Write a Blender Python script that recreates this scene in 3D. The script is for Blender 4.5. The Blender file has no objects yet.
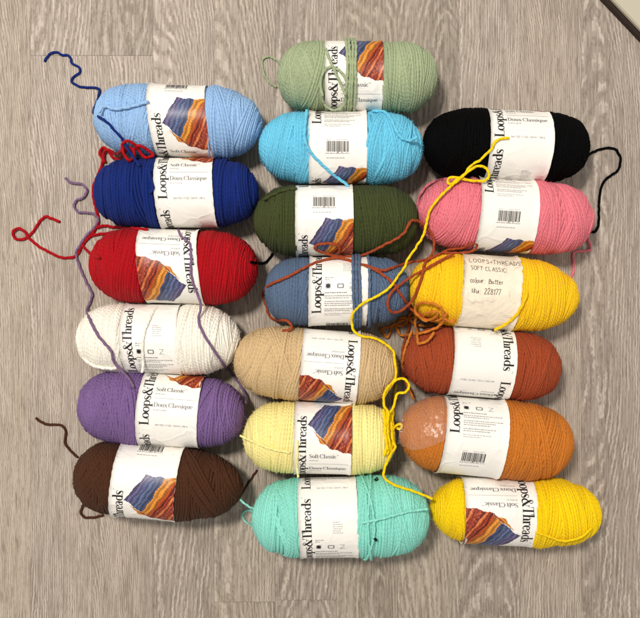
import bpy, math, random
import numpy as np
from mathutils import Vector, noise as mnoise

random.seed(7)
rng = np.random.default_rng(11)
scene = bpy.context.scene
COL = scene.collection

# ------------------------------------------------------------------ scale and camera
K = 0.00118            # metres per photo pixel at the height of the skein axes
CAM_H = 0.95
F_PX = (CAM_H - 0.040) / K
CX, CY = 320.0, 309.0

def unproj(px, py, z):
    s = (CAM_H - z) / F_PX
    return (px - CX) * s, -(py - CY) * s

def lin(c):
    c = c / 255.0
    return c / 12.92 if c <= 0.04045 else ((c + 0.055) / 1.055) ** 2.4

def rgb(r, g, b):
    return (lin(r), lin(g), lin(b), 1.0)

# ------------------------------------------------------------------ node helpers
class G:
    def __init__(self, name):
        self.m = bpy.data.materials.new(name)
        self.m.use_nodes = True
        self.t = self.m.node_tree
        self.t.nodes.clear()
    def n(self, kind, inp=None, **props):
        nd = self.t.nodes.new(kind)
        for k, v in props.items():
            setattr(nd, k, v)
        for k, v in (inp or {}).items():
            s = nd.inputs[k]
            if isinstance(v, bpy.types.NodeSocket):
                self.t.links.new(v, s)
            else:
                s.default_value = v
        return nd
    def math(self, op, a, b=None, c=None, clamp=False):
        i = {0: a}
        if b is not None: i[1] = b
        if c is not None: i[2] = c
        return self.n('ShaderNodeMath', i, operation=op, use_clamp=clamp).outputs[0]
    def mix(self, f, a, b, blend='MIX'):
        nd = self.n('ShaderNodeMix', None, data_type='RGBA', blend_type=blend)
        for idx, v in ((0, f), (6, a), (7, b)):
            s = nd.inputs[idx]
            if isinstance(v, bpy.types.NodeSocket): self.t.links.new(v, s)
            else: s.default_value = v
        return nd.outputs[2]
    def ramp(self, f, lo, hi):
        nd = self.n('ShaderNodeMapRange', {0: f, 1: lo, 2: hi, 3: 0.0, 4: 1.0}, interpolation_type='SMOOTHSTEP')
        return nd.outputs[0]
    def out(self, sh):
        o = self.n('ShaderNodeOutputMaterial')
        self.t.links.new(sh, o.inputs[0])
        return self.m

def principled(g, **inp):
    names = {k.replace('_', ' '): v for k, v in inp.items()}
    return g.n('ShaderNodeBsdfPrincipled', names)

def plain(name, col, rough=0.6, spec=0.3, noise_amt=0.06, noise_scale=60):
    g = G(name)
    tc = g.n('ShaderNodeTexCoord')
    nz = g.n('ShaderNodeTexNoise', {'Vector': tc.outputs['Object'], 'Scale': noise_scale, 'Detail': 4.0})
    dark = tuple(c * (1 - noise_amt * 2) for c in col[:3]) + (1,)
    c = g.mix(nz.outputs[0], dark, col)
    p = principled(g, Base_Color=c, Roughness=rough, Specular_IOR_Level=spec)
    return g.out(p.outputs[0])

# ------------------------------------------------------------------ materials
def yarn_material(name, col, sheen=0.08, var=0.19, amt=1.0, spec=.2):
    g = G(name)
    uv = g.n('ShaderNodeUVMap', uv_map='UVMap')
    sep = g.n('ShaderNodeSeparateXYZ', {0: uv.outputs[0]})
    at = g.n('ShaderNodeAttribute', attribute_name='shade')
    # plies twisted around the strand
    ph = g.math('ADD', g.math('MULTIPLY', sep.outputs[0], 2 * math.pi / 0.0050), g.math('MULTIPLY', sep.outputs[1], 2 * math.pi * 2))
    tw = g.math('ABSOLUTE', g.math('SINE', g.math('MULTIPLY', ph, 0.5)))
    tc = g.n('ShaderNodeTexCoord')
    fz = g.n('ShaderNodeTexNoise', {'Vector': tc.outputs['Object'], 'Scale': 1400.0, 'Detail': 3.0})
    pt = g.n('ShaderNodeTexNoise', {'Vector': tc.outputs['Object'], 'Scale': 45.0, 'Detail': 2.0})
    hgt = g.math('ADD', tw, g.math('MULTIPLY', fz.outputs[0], 0.8))
    bump = g.n('ShaderNodeBump', {'Height': hgt, 'Strength': 0.6 * amt, 'Distance': 0.0008})
    lo = tuple(c * (1 - var) for c in col[:3]) + (1,)
    hi = tuple(min(1, c * (1 + var * 0.6)) for c in col[:3]) + (1,)
    f = g.math('ADD', g.math('MULTIPLY', at.outputs['Fac'], 0.55), g.math('MULTIPLY', pt.outputs[0], 0.45), clamp=True)
    f2 = g.math('ADD', g.math('MULTIPLY', f, 0.75), g.math('MULTIPLY', fz.outputs[0], 0.25), clamp=True)
    c = g.mix(f2, lo, hi)
    tint = tuple(min(1, 0.35 + 0.65 * v) for v in col[:3]) + (1,)
    p = principled(g, Base_Color=c, Roughness=0.8, Specular_IOR_Level=spec, Sheen_Weight=sheen, Sheen_Roughness=0.5,
                   Sheen_Tint=tint, Normal=bump.outputs[0])
    return g.out(p.outputs[0])

def paper_material(name, col, crinkle=0.32, scale=30):
    g = G(name)
    tc = g.n('ShaderNodeTexCoord')
    n1 = g.n('ShaderNodeTexNoise', {'Vector': tc.outputs['Object'], 'Scale': scale, 'Detail': 3.0, 'Distortion': 0.6})
    n2 = g.n('ShaderNodeTexNoise', {'Vector': tc.outputs['Object'], 'Scale': 900.0, 'Detail': 2.0})
    wv = g.n('ShaderNodeVectorMath', {0: tc.outputs['Object'], 1: n1.outputs['Color']}, operation='ADD')
    wv.inputs[1].default_value = (0, 0, 0)
    sc_ = g.n('ShaderNodeVectorMath', {0: n1.outputs['Color']}, operation='SCALE'); sc_.inputs['Scale'].default_value = .03
    g.t.links.new(sc_.outputs[0], wv.inputs[1])
    vo = g.n('ShaderNodeTexVoronoi', {'Vector': wv.outputs[0], 'Scale': 24.0}, feature='DISTANCE_TO_EDGE')
    crease = g.math('MULTIPLY', g.ramp(vo.outputs['Distance'], .09, .0), g.ramp(n1.outputs[0], .42, .6))
    h = g.math('ADD', g.math('ADD', n1.outputs[0], g.math('MULTIPLY', crease, .22)), g.math('MULTIPLY', n2.outputs[0], 0.02))
    b = g.n('ShaderNodeBump', {'Height': h, 'Strength': crinkle, 'Distance': 0.006})
    lo = tuple(c * 0.95 for c in col[:3]) + (1,)
    c = g.mix(n1.outputs[0], lo, col)
    p = principled(g, Base_Color=c, Roughness=0.42, Specular_IOR_Level=0.35, Normal=b.outputs[0])
    return g.out(p.outputs[0])

def swatch_material(name, stops, freq, knit=1.0, spots=0.0):
    """printed picture of ribbed knitting; u runs across the ribs, v along them"""
    g = G(name)
    uv = g.n('ShaderNodeUVMap', uv_map='UVMap')
    sep = g.n('ShaderNodeSeparateXYZ', {0: uv.outputs[0]})
    nz = g.n('ShaderNodeTexNoise', {'Vector': uv.outputs[0], 'Scale': 6.0, 'Detail': 4.0})
    uw = g.math('ADD', sep.outputs[0], g.math('MULTIPLY', nz.outputs[0], 0.16))
    rib = g.math('ADD', g.math('MULTIPLY', g.math('SINE', g.math('MULTIPLY', uw, 2 * math.pi * freq)), 0.5), 0.5)
    st = g.math('ADD', g.math('MULTIPLY', g.math('SINE', g.math('ADD', g.math('MULTIPLY', sep.outputs[1], 95.0), g.math('MULTIPLY', rib, 3.0))), 0.5), 0.5)
    cr = g.n('ShaderNodeValToRGB')
    e = cr.color_ramp.elements
    while len(e) < len(stops): e.new(0.5)
    for i, (p_, c_) in enumerate(stops):
        e[i].position = p_; e[i].color = c_
    g.t.links.new(uw, cr.inputs[0])
    shade = g.math('ADD', 0.42, g.math('MULTIPLY', rib, 0.62))
    shade = g.math('MULTIPLY', shade, g.math('ADD', 0.78, g.math('MULTIPLY', st, 0.3 * knit)))
    shade = g.math('MULTIPLY', shade, g.math('ADD', 0.6, g.math('MULTIPLY', nz.outputs[0], 0.8)))
    comb = g.n('ShaderNodeCombineColor', {0: shade, 1: shade, 2: shade})
    c = g.mix(1.0, cr.outputs[0], comb.outputs[0], 'MULTIPLY')
    if spots:
        vo = g.n('ShaderNodeTexVoronoi', {'Vector': uv.outputs[0], 'Scale': 7.0})
        s = g.ramp(vo.outputs['Distance'], 0.42, 0.12)
        c = g.mix(g.math('MULTIPLY', s, spots), c, rgb(232, 150, 96))
    p = principled(g, Base_Color=c, Roughness=0.4, Specular_IOR_Level=0.35)
    return g.out(p.outputs[0])

def floor_material():
    g = G('limed_oak_vinyl')
    uv = g.n('ShaderNodeUVMap', uv_map='UVMap')
    sep = g.n('ShaderNodeSeparateXYZ', {0: uv.outputs[0]})
    x, y = sep.outputs[0], sep.outputs[1]
    at = g.n('ShaderNodeAttribute', attribute_name='seed')
    sc = g.n('ShaderNodeSeparateColor', {0: at.outputs['Color']})
    r1, r2, r3 = sc.outputs
    def vec(sx, sy, off=0.0):
        return g.n('ShaderNodeCombineXYZ', {0: g.math('MULTIPLY', x, sx), 1: g.math('MULTIPLY', y, sy),
                   2: g.math('MULTIPLY', g.math('ADD', r1, off), 37.0)}).outputs[0]
    low = g.n('ShaderNodeTexNoise', {'Vector': vec(7.0, 2.4), 'Scale': 1.0, 'Detail': 2.0}).outputs[0]
    mid = g.n('ShaderNodeTexNoise', {'Vector': vec(30.0, 9.0, 0.3), 'Scale': 1.0, 'Detail': 3.0}).outputs[0]
    jag = g.n('ShaderNodeTexNoise', {'Vector': vec(240.0, 150.0, 0.6), 'Scale': 1.0, 'Detail': 2.0}).outputs[0]
    # distance from the pith of the log the plank was cut from
    xo = g.math('ADD', x, g.math('MULTIPLY', g.math('SUBTRACT', r2, 0.5), 0.10))
    xo = g.math('ADD', xo, g.math('MULTIPLY', g.math('SUBTRACT', low, 0.5), 0.03))
    d = g.math('ADD', g.math('MULTIPLY', g.math('SUBTRACT', y, g.math('MULTIPLY', r3, 1.0)), 0.12),
               g.math('MULTIPLY', g.math('SUBTRACT', low, 0.5), 0.06))
    rad = g.math('SQRT', g.math('ADD', g.math('MULTIPLY', xo, xo), g.math('MULTIPLY', d, d)))
    rad = g.math('ADD', rad, g.math('ADD', g.math('MULTIPLY', x, g.math('ADD', 0.35, g.math('MULTIPLY', r2, 0.4))), g.math('MULTIPLY', y, 0.035)))
    rad = g.math('ADD', rad, g.math('MULTIPLY', g.math('SUBTRACT', mid, 0.5), 0.012))
    rad = g.math('ADD', rad, g.math('MULTIPLY', g.math('SUBTRACT', jag, 0.5), 0.0036))
    ring = g.math('ADD', g.math('MULTIPLY', g.math('SINE', g.math('MULTIPLY', rad, 2 * math.pi * 235.0)), 0.5), 0.5)
    brk = g.n('ShaderNodeTexNoise', {'Vector': vec(150.0, 16.0, 0.8), 'Scale': 1.0, 'Detail': 3.0}).outputs[0]
    fib = g.n('ShaderNodeTexNoise', {'Vector': vec(620.0, 22.0, 0.1), 'Scale': 1.0, 'Detail': 4.0, 'Roughness': 0.65}).outputs[0]
    fin = g.n('ShaderNodeTexNoise', {'Vector': vec(1500.0, 130.0, 0.2), 'Scale': 1.0, 'Detail': 2.0}).outputs[0]
    brd = g.n('ShaderNodeTexNoise', {'Vector': vec(10.0, 2.5, 0.4), 'Scale': 1.0, 'Detail': 3.0}).outputs[0]
    light = g.math('MULTIPLY', g.ramp(ring, 0.60, 0.97), g.ramp(brk, 0.40, 0.60))
    fibm = g.ramp(fib, 0.36, 0.64)
    base = g.mix(g.ramp(brd, 0.25, 0.75), FLOOR_DARK, FLOOR_MID)
    c = g.mix(g.math('MULTIPLY', fibm, 0.54), base, FLOOR_LIGHT)
    c = g.mix(g.math('MULTIPLY', light, g.math('ADD', 0.30, g.math('MULTIPLY', r3, 0.28))), c, FLOOR_LIME)
    pore = g.math('MULTIPLY', g.ramp(ring, 0.42, 0.05), g.ramp(fin, 0.42, 0.62))
    c = g.mix(g.math('MULTIPLY', pore, 0.62), c, FLOOR_PORE)
    flk = g.n('ShaderNodeTexNoise', {'Vector': vec(420.0, 34.0, 0.5), 'Scale': 1.0, 'Detail': 3.0}).outputs[0]
    c = g.mix(g.math('MULTIPLY', g.ramp(flk, 0.57, 0.68), 0.55), c, FLOOR_PORE)
    tone = g.math('ADD', 0.92, g.math('MULTIPLY', r2, 0.18))
    tc = g.n('ShaderNodeCombineColor', {0: tone, 1: tone, 2: g.math('MULTIPLY', tone, g.math('ADD', 0.99, g.math('MULTIPLY', r3, 0.05)))})
    c = g.mix(1.0, c, tc.outputs[0], 'MULTIPLY')
    h = g.math('ADD', g.math('MULTIPLY', light, 0.6), g.math('ADD', g.math('MULTIPLY', fib, 0.6), g.math('MULTIPLY', pore, -0.7)))
    b = g.n('ShaderNodeBump', {'Height': h, 'Strength': 0.25, 'Distance': 0.0008})
    p = principled(g, Base_Color=c, Roughness=0.5, Specular_IOR_Level=0.35, Normal=b.outputs[0])
    return g.out(p.outputs[0])

FLOOR_DARK = rgb(124, 112, 100)
FLOOR_MID = rgb(154, 142, 129)
FLOOR_LIGHT = rgb(184, 173, 159)
FLOOR_LIME = rgb(212, 201, 186)
FLOOR_PORE = rgb(108, 94, 82)

# ------------------------------------------------------------------ mesh helpers
def mesh_object(name, verts, faces, mats, parent=None, uvs=None, mat_idx=None, attr=None, smooth=True, attr_name='shade'):
    """verts Nx3, faces list or Mx4 array; uvs per vertex; attr per vertex float"""
    me = bpy.data.meshes.new(name)
    verts = np.asarray(verts, dtype=np.float32)
    if isinstance(faces, np.ndarray):
        nf, k = faces.shape
        me.vertices.add(len(verts)); me.vertices.foreach_set('co', verts.ravel())
        me.loops.add(nf * k); me.loops.foreach_set('vertex_index', faces.astype(np.int32).ravel())
        me.polygons.add(nf)
        me.polygons.foreach_set('loop_start', np.arange(0, nf * k, k, dtype=np.int32))
        me.polygons.foreach_set('loop_total', np.full(nf, k, dtype=np.int32))
        me.update(calc_edges=True)
    else:
        me.from_pydata([tuple(map(float, v)) for v in verts], [], [tuple(int(i) for i in f) for f in faces])
    n = len(me.polygons)
    me.polygons.foreach_set('use_smooth', np.full(n, bool(smooth)))
    if mat_idx is not None:
        me.polygons.foreach_set('material_index', np.asarray(mat_idx, dtype=np.int32))
    if uvs is not None:
        lay = me.uv_layers.new(name='UVMap')
        li = np.empty(len(me.loops), dtype=np.int32); me.loops.foreach_get('vertex_index', li)
        lay.data.foreach_set('uv', np.asarray(uvs, dtype=np.float32)[li].ravel())
    if attr is not None:
        a = me.attributes.new(attr_name, 'FLOAT', 'POINT')
        a.data.foreach_set('value', np.asarray(attr, dtype=np.float32))
    for m in mats: me.materials.append(m)
    me.update()
    o = bpy.data.objects.new(name, me)
    COL.objects.link(o)
    if parent: o.parent = parent
    return o

def vnoise(x, seed):
    """smooth 1-D value noise, vectorised, in -1..1"""
    r = np.random.default_rng(seed).uniform(-1, 1, 4096)
    xi = np.floor(x).astype(int); f = x - xi; f = f * f * (3 - 2 * f)
    return r[xi % 4096] * (1 - f) + r[(xi + 1) % 4096] * f

def tubes(paths, radius, sides=8, closed=True, shades=None, us=None):
    """paths P x N x 3 -> one mesh of tubes. Returns verts, faces, uvs, shade"""
    P = np.asarray(paths); nP, N, _ = P.shape
    if closed:
        T = np.roll(P, -1, 1) - np.roll(P, 1, 1)
    else:
        T = np.gradient(P, axis=1)
    T /= np.linalg.norm(T, axis=2, keepdims=True) + 1e-12
    return P, T

def frame_tubes(P, T, Nrm, rad, sides, closed, u, shade, flat=1.0, ply=0.0):
    nP, N, _ = P.shape
    B = np.cross(T, Nrm); B /= np.linalg.norm(B, axis=2, keepdims=True) + 1e-12
    Nn = np.cross(B, T)
    a = np.arange(sides + 1) * 2 * np.pi / sides
    ca, sa = np.cos(a), np.sin(a)
    rr = rad[:, :, None] * (1 + ply * np.cos(3 * a[None, None, :] - u[:, :, None] * (2 * np.pi / 0.0105)))
    ring = P[:, :, None, :] + rr[:, :, :, None] * (Nn[:, :, None, :] * ca[None, None, :, None] + flat * B[:, :, None, :] * sa[None, None, :, None])
    verts = ring.reshape(-1, 3)
    S = sides + 1
    idx = np.arange(nP * N * S).reshape(nP, N, S)
    i0 = idx[:, :-1, :]; i1 = idx[:, 1:, :]
    f = np.stack([i0[:, :, :-1], i0[:, :, 1:], i1[:, :, 1:], i1[:, :, :-1]], axis=-1)
    uv = np.stack([np.broadcast_to(u[:, :, None], (nP, N, S)), np.broadcast_to((np.arange(S) / sides)[None, None, :], (nP, N, S))], axis=-1).reshape(-1, 2)
    sh = np.broadcast_to(shade[:, :, None], (nP, N, S)).reshape(-1)
    return verts, f, uv, sh

# ------------------------------------------------------------------ skeins
class Skein: pass
SKEINS = []
SR = 0.00160           # strand radius

def define(key, xl, xr, yc, dia, ang, l0, l1, lean, v0, flip, col, pl=2.7, pr=2.7, **kw):
    s = Skein(); s.key = key
    s.R = dia * 0.5 * K
    s.zc = s.R * 0.985
    x0, y = unproj(xl, yc, s.zc); x1, _ = unproj(xr, yc, s.zc)
    s.c = ((x0 + x1) / 2, y); s.H = (x1 - x0) / 2
    s.ang = -math.radians(ang)
    zt = s.zc + s.R
    a, _ = unproj(l0, yc, zt); b, _ = unproj(l1, yc, zt)
    s.l0, s.l1 = a - s.c[0], b - s.c[0]
    s.shear = math.tan(math.radians(lean + ang))   # shift of the label along the axis per metre of screen-down
    s.v0, s.flip, s.col, s.pl, s.pr = v0, flip, col, pl, pr
    s.kw = kw
    s.seed = len(SKEINS) * 13 + 5
    SKEINS.append(s)
    return s

def prof(s, t):
    """outer envelope radius along the axis"""
    t = np.asarray(t, dtype=float)
    p = np.where(t < 0, s.pl, s.pr) * 2.2 - 1.3
    q = np.clip(np.abs(t) / s.H, 0, 1)
    r = s.R * np.power(np.clip(1 - np.power(q, p), 0, 1), 0.50)
    lc, lh = (s.l0 + s.l1) / 2, (s.l1 - s.l0) / 2
    w = 1 / (1 + np.exp((np.abs(t - lc) - lh + 0.001) / 0.0016))
    r = r - 0.0024 * w * (r > 0.005)
    return r

def to_world(s, t, phi, r):
    """phi measured from straight up, positive towards the bottom of the picture"""
    ca, sa = math.cos(s.ang), math.sin(s.ang)
    d = -r * np.sin(phi)
    z = s.zc + r * np.cos(phi)
    return np.stack([s.c[0] + t * ca - d * sa, s.c[1] + t * sa + d * ca, z], axis=-1)

def height(x, y):
    """top of whatever lies under the point"""
    x = np.asarray(x, float); y = np.asarray(y, float)
    h = np.zeros_like(x)
    for s in SKEINS:
        dx, dy = x - s.c[0], y - s.c[1]
        ca, sa = math.cos(s.ang), math.sin(s.ang)
        t = dx * ca + dy * sa; d = -dx * sa + dy * ca
        r = np.where(np.abs(t) < s.H, prof(s, t), 0)
        z = np.where(np.abs(d) < r, s.zc + np.sqrt(np.clip(r * r - d * d, 0, None)) + 0.0006, 0)
        h = np.maximum(h, z)
    return h

WHITE_PAPER = None
def build_yarn(s, root, mat):
    r = np.random.default_rng(s.seed)
    # arc-length table along the profile (without the cinch matters little)
    tt = np.concatenate([-s.H * np.cos(np.linspace(0, np.pi, 1201))])
    rr = prof(s, tt)
    arc = np.concatenate([[0], np.cumsum(np.hypot(np.diff(tt), np.diff(rr)))])
    L = arc[-1]
    sig = arc / L * 2 - 1
    def at(sg):
        t = np.interp(sg, sig, tt)
        return t
    N = 88
    phi = np.linspace(0, 2 * np.pi, N)
    paths_s, lift, rads, shade = [], [], [], []
    dS = 2 * SR / (L / 2)                 # spacing of touching strands in sigma
    # inner layer: a dense cover
    sg = -0.985
    while sg < 0.985:
        A = min(0.10, 0.985 - abs(sg)) * vnoise(np.array([sg * 5 + 50]), s.seed)[0]
        p0 = vnoise(np.array([sg * 3 + 90]), s.seed + 1)[0] * 3
        paths_s.append(sg + A * np.cos(phi - p0)); lift.append(np.full(N, -2.25 * SR)); rads.append(SR); shade.append(r.uniform(0.2, 0.75))
        sg += dS * 0.98
    # outer layer: bundles that cross one another
    nb = s.kw.get('bundles', 54)
    slant = s.kw.get('slant', 0.16)
    for b in range(nb):
        s0 = r.uniform(-0.95, 0.95)
        if at(s0) > s.l0 + 0.006 and at(s0) < s.l1 - 0.006: 
            s0 = r.choice([-1, 1]) * r.uniform(0.35, 0.95)
        k = int(r.integers(2, 8))
        A0 = r.uniform(-1, 1) * slant
        p0 = r.choice([-1, 1]) * math.pi / 2 + r.normal(0, 0.7)
        base = r.uniform(-1.3, -0.05) * SR * 1.15
        for j in range(k):
            sj = s0 + (j - k / 2) * dS * r.uniform(0.97, 1.06)
            room = 0.978 - abs(sj)
            if room <= 0.004: continue
            A = math.copysign(min(abs(A0), room), A0)
            pj = p0 + r.normal(0, 0.03)
            wob = 0.004 * vnoise(phi * 1.9 + r.uniform(0, 900), s.seed + 3)
            wob = wob * np.sin(phi / 2) ** 0.5
            paths_s.append(np.clip(sj + A * np.cos(phi - pj) + wob, -0.985, 0.985))
            lift.append(base - SR * 0.95 + 0.35 * SR * vnoise(phi * 1.3 + r.uniform(0, 900), s.seed + 4) * np.sin(phi / 2))
            rads.append(SR * r.uniform(0.93, 1.07)); shade.append(r.uniform(0, 1))
    PS = np.array(paths_s); LF = np.array(lift); RD = np.array(rads)[:, None] * np.ones((1, N)); SH = np.array(shade)[:, None] * np.ones((1, N))
    T = at(PS); 
    off = r.uniform(0, 2 * np.pi, len(PS))[:, None]
    # start angle hidden underneath
    ph = phi[None, :] + np.pi + 0 * off
    lean_t = s.shear * 0
    E = prof(s, T)
    nE = (prof(s, T + 1e-4) - prof(s, T - 1e-4)) / 2e-4
    nE = np.clip(nE, -6, 6)
    nl = np.sqrt(1 + nE * nE)
    dent = vnoise(T / .021 + 2.3 * np.cos(ph) + 300, s.seed + 21) * (1 + .5 * vnoise(ph * 1.5 + 70, s.seed + 22)) * .00075 + vnoise(T / .008 + 1.7 * np.sin(ph) + 500, s.seed + 23) * .00035
    inband = 1 / (1 + np.exp((np.abs(T - (s.l0 + s.l1) / 2) - (s.l1 - s.l0) / 2 - .001) / .0015))
    rc = np.clip(E + LF / nl + dent * (1 - inband) * np.clip(E / .02, 0, 1), 0.0006, None)
    tc = T + LF * (-nE) / nl
    P = to_world(s, tc, ph, rc)
    c3 = to_world(s, tc + rc * nE, ph, np.zeros_like(rc))
    Nr = P - c3; Nr /= np.linalg.norm(Nr, axis=2, keepdims=True) + 1e-9
    Tn = np.gradient(P, axis=1); Tn /= np.linalg.norm(Tn, axis=2, keepdims=True) + 1e-9
    seg = np.linalg.norm(np.diff(P, axis=1), axis=2)
    U = np.concatenate([np.zeros((len(P), 1)), np.cumsum(seg, axis=1)], axis=1) + r.uniform(0, 1, (len(P), 1))
    V, F, UV, S_ = frame_tubes(P, Tn, Nr, RD, 8, False, U, SH, 1.12)
    # drop what the paper band hides
    sy = -rc * np.sin(ph) 
    hide = (T > s.l0 + 0.006 + np.abs(s.shear) * s.R) & (T < s.l1 - 0.006 - np.abs(s.shear) * s.R)
    keep = ~(hide[:, :-1] & hide[:, 1:])
    F = F[keep].reshape(-1, 4)
    # solid heart
    nt, nphi = 60, 48
    ti = -s.H * np.cos(np.linspace(0.02, np.pi - 0.02, nt)) * 0.965
    pi_ = np.linspace(0, 2 * np.pi, nphi)
    TI, PI_ = np.meshgrid(ti, pi_, indexing='ij')
    core = to_world(s, TI, PI_, np.clip(prof(s, TI) - 2.5 * SR, 0.0005, None))
    idx = np.arange(nt * nphi).reshape(nt, nphi) + len(V)
    cf = np.stack([idx[:-1, :-1], idx[1:, :-1], idx[1:, 1:], idx[:-1, 1:]], -1).reshape(-1, 4)
    V = np.concatenate([V, core.reshape(-1, 3)]); F = np.concatenate([F, cf])
    UV = np.concatenate([UV, np.stack([PI_ * s.R, TI / 0.02], -1).reshape(-1, 2)]); S_ = np.concatenate([S_, np.full(nt * nphi, 0.1)])
    # loose fibres
    nf = s.kw.get('fuzz', 7500)
    nA = int(sum(1 for l in lift if l[0] == -2.25 * SR))
    pi2 = r.integers(nA, len(P), nf); ni = r.integers(2, N - 3, nf)
    ok = ~hide[pi2, ni]
    pi2, ni = pi2[ok], ni[ok]; nf = len(pi2)
    b0 = P[pi2, ni] + Nr[pi2, ni] * SR * 0.9
    dirn = Nr[pi2, ni] * r.uniform(0.2, 0.9, (nf, 1)) + r.normal(0, 0.6, (nf, 3)) + Tn[pi2, ni] * r.normal(0, 0.8, (nf, 1))
    dirn /= np.linalg.norm(dirn, axis=1, keepdims=True)
    side = np.cross(dirn, r.normal(0, 1, (nf, 3))); side /= np.linalg.norm(side, axis=1, keepdims=True) + 1e-9
    ln = r.uniform(0.0012, 0.0040, (nf, 1))
    bend = Nr[pi2, ni] * -0.0006 + side * 0.0006
    w = 0.00008
    m1 = b0 + dirn * ln * 0.55; e1 = b0 + dirn * ln + bend
    fv = np.stack([b0 - side * w, b0 + side * w, m1 + side * w, m1 - side * w, e1 + side * w * .6, e1 - side * w * .6], 1).reshape(-1, 3)
    bi = np.arange(nf)[:, None] * 6 + len(V)
    ff = np.concatenate([bi + np.array([[0, 1, 2, 3]]), bi + np.array([[3, 2, 4, 5]])])
    V = np.concatenate([V, fv]); F = np.concatenate([F, ff])
    UV = np.concatenate([UV, np.zeros((len(fv), 2))]); S_ = np.concatenate([S_, np.full(len(fv), 0.5)])
    return mesh_object('yarn', V, F, [mat], root, UV, None, S_)

# ------------------------------------------------------------------ lettering drawn as pen strokes
def cat(pts, n=6):
    """Catmull-Rom through rows of numbers"""
    P = np.array(pts, float)
    if len(P) < 3: 
        return np.array([P[0] + (P[-1] - P[0]) * k / n for k in range(n + 1)])
    Q = np.concatenate([[2 * P[0] - P[1]], P, [2 * P[-1] - P[-2]]])
    o = []
    for i in range(1, len(Q) - 2):
        for k in range(n):
            t = k / n
            o.append(0.5 * (2 * Q[i] + (Q[i + 1] - Q[i - 1]) * t + (2 * Q[i - 1] - 5 * Q[i] + 4 * Q[i + 1] - Q[i + 2]) * t * t
                            + (3 * Q[i] - Q[i - 1] - 3 * Q[i + 1] + Q[i + 2]) * t ** 3))
    o.append(P[-1])
    return np.array(o)

TK, HN = 0.142, 0.036
def bowl(cx, cy, rx, ry, a0=0, a1=360, n=20, tk=TK):
    o = []
    for i in range(n + 1):
        a = math.radians(a0 + (a1 - a0) * i / n)
        o.append((cx + rx * math.cos(a), cy + ry * math.sin(a), HN + (tk - HN) * abs(math.cos(a)) ** 1.6))
    return np.array(o)
def line(x0, y0, x1, y1, w0, w1=None, n=3):
    w1 = w0 if w1 is None else w1
    return np.array([(x0 + (x1 - x0) * i / n, y0 + (y1 - y0) * i / n, w0 + (w1 - w0) * i / n) for i in range(n + 1)])
def stem(x, y0, y1): return line(x, y0, x, y1, TK)
def serif(x, y, w=0.13): return line(x - w, y, x + w, y, HN)
def flag(x, y): return line(x - 0.13, y - 0.015, x, y - 0.018, HN)
XH = 0.46
def scurve(h, w):
    return cat([(w * .92, h * .74, .03), (w * .86, h * .90, .035), (w * .55, h * .985, HN), (w * .24, h * .88, .075), (w * .22, h * .68, .1), (w * .5, h * .52, TK),
                (w * .8, h * .35, .1), (w * .8, h * .12, .075), (w * .5, h * .015, HN), (w * .18, h * .10, .035), (w * .1, h * .29, .03)])
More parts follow.
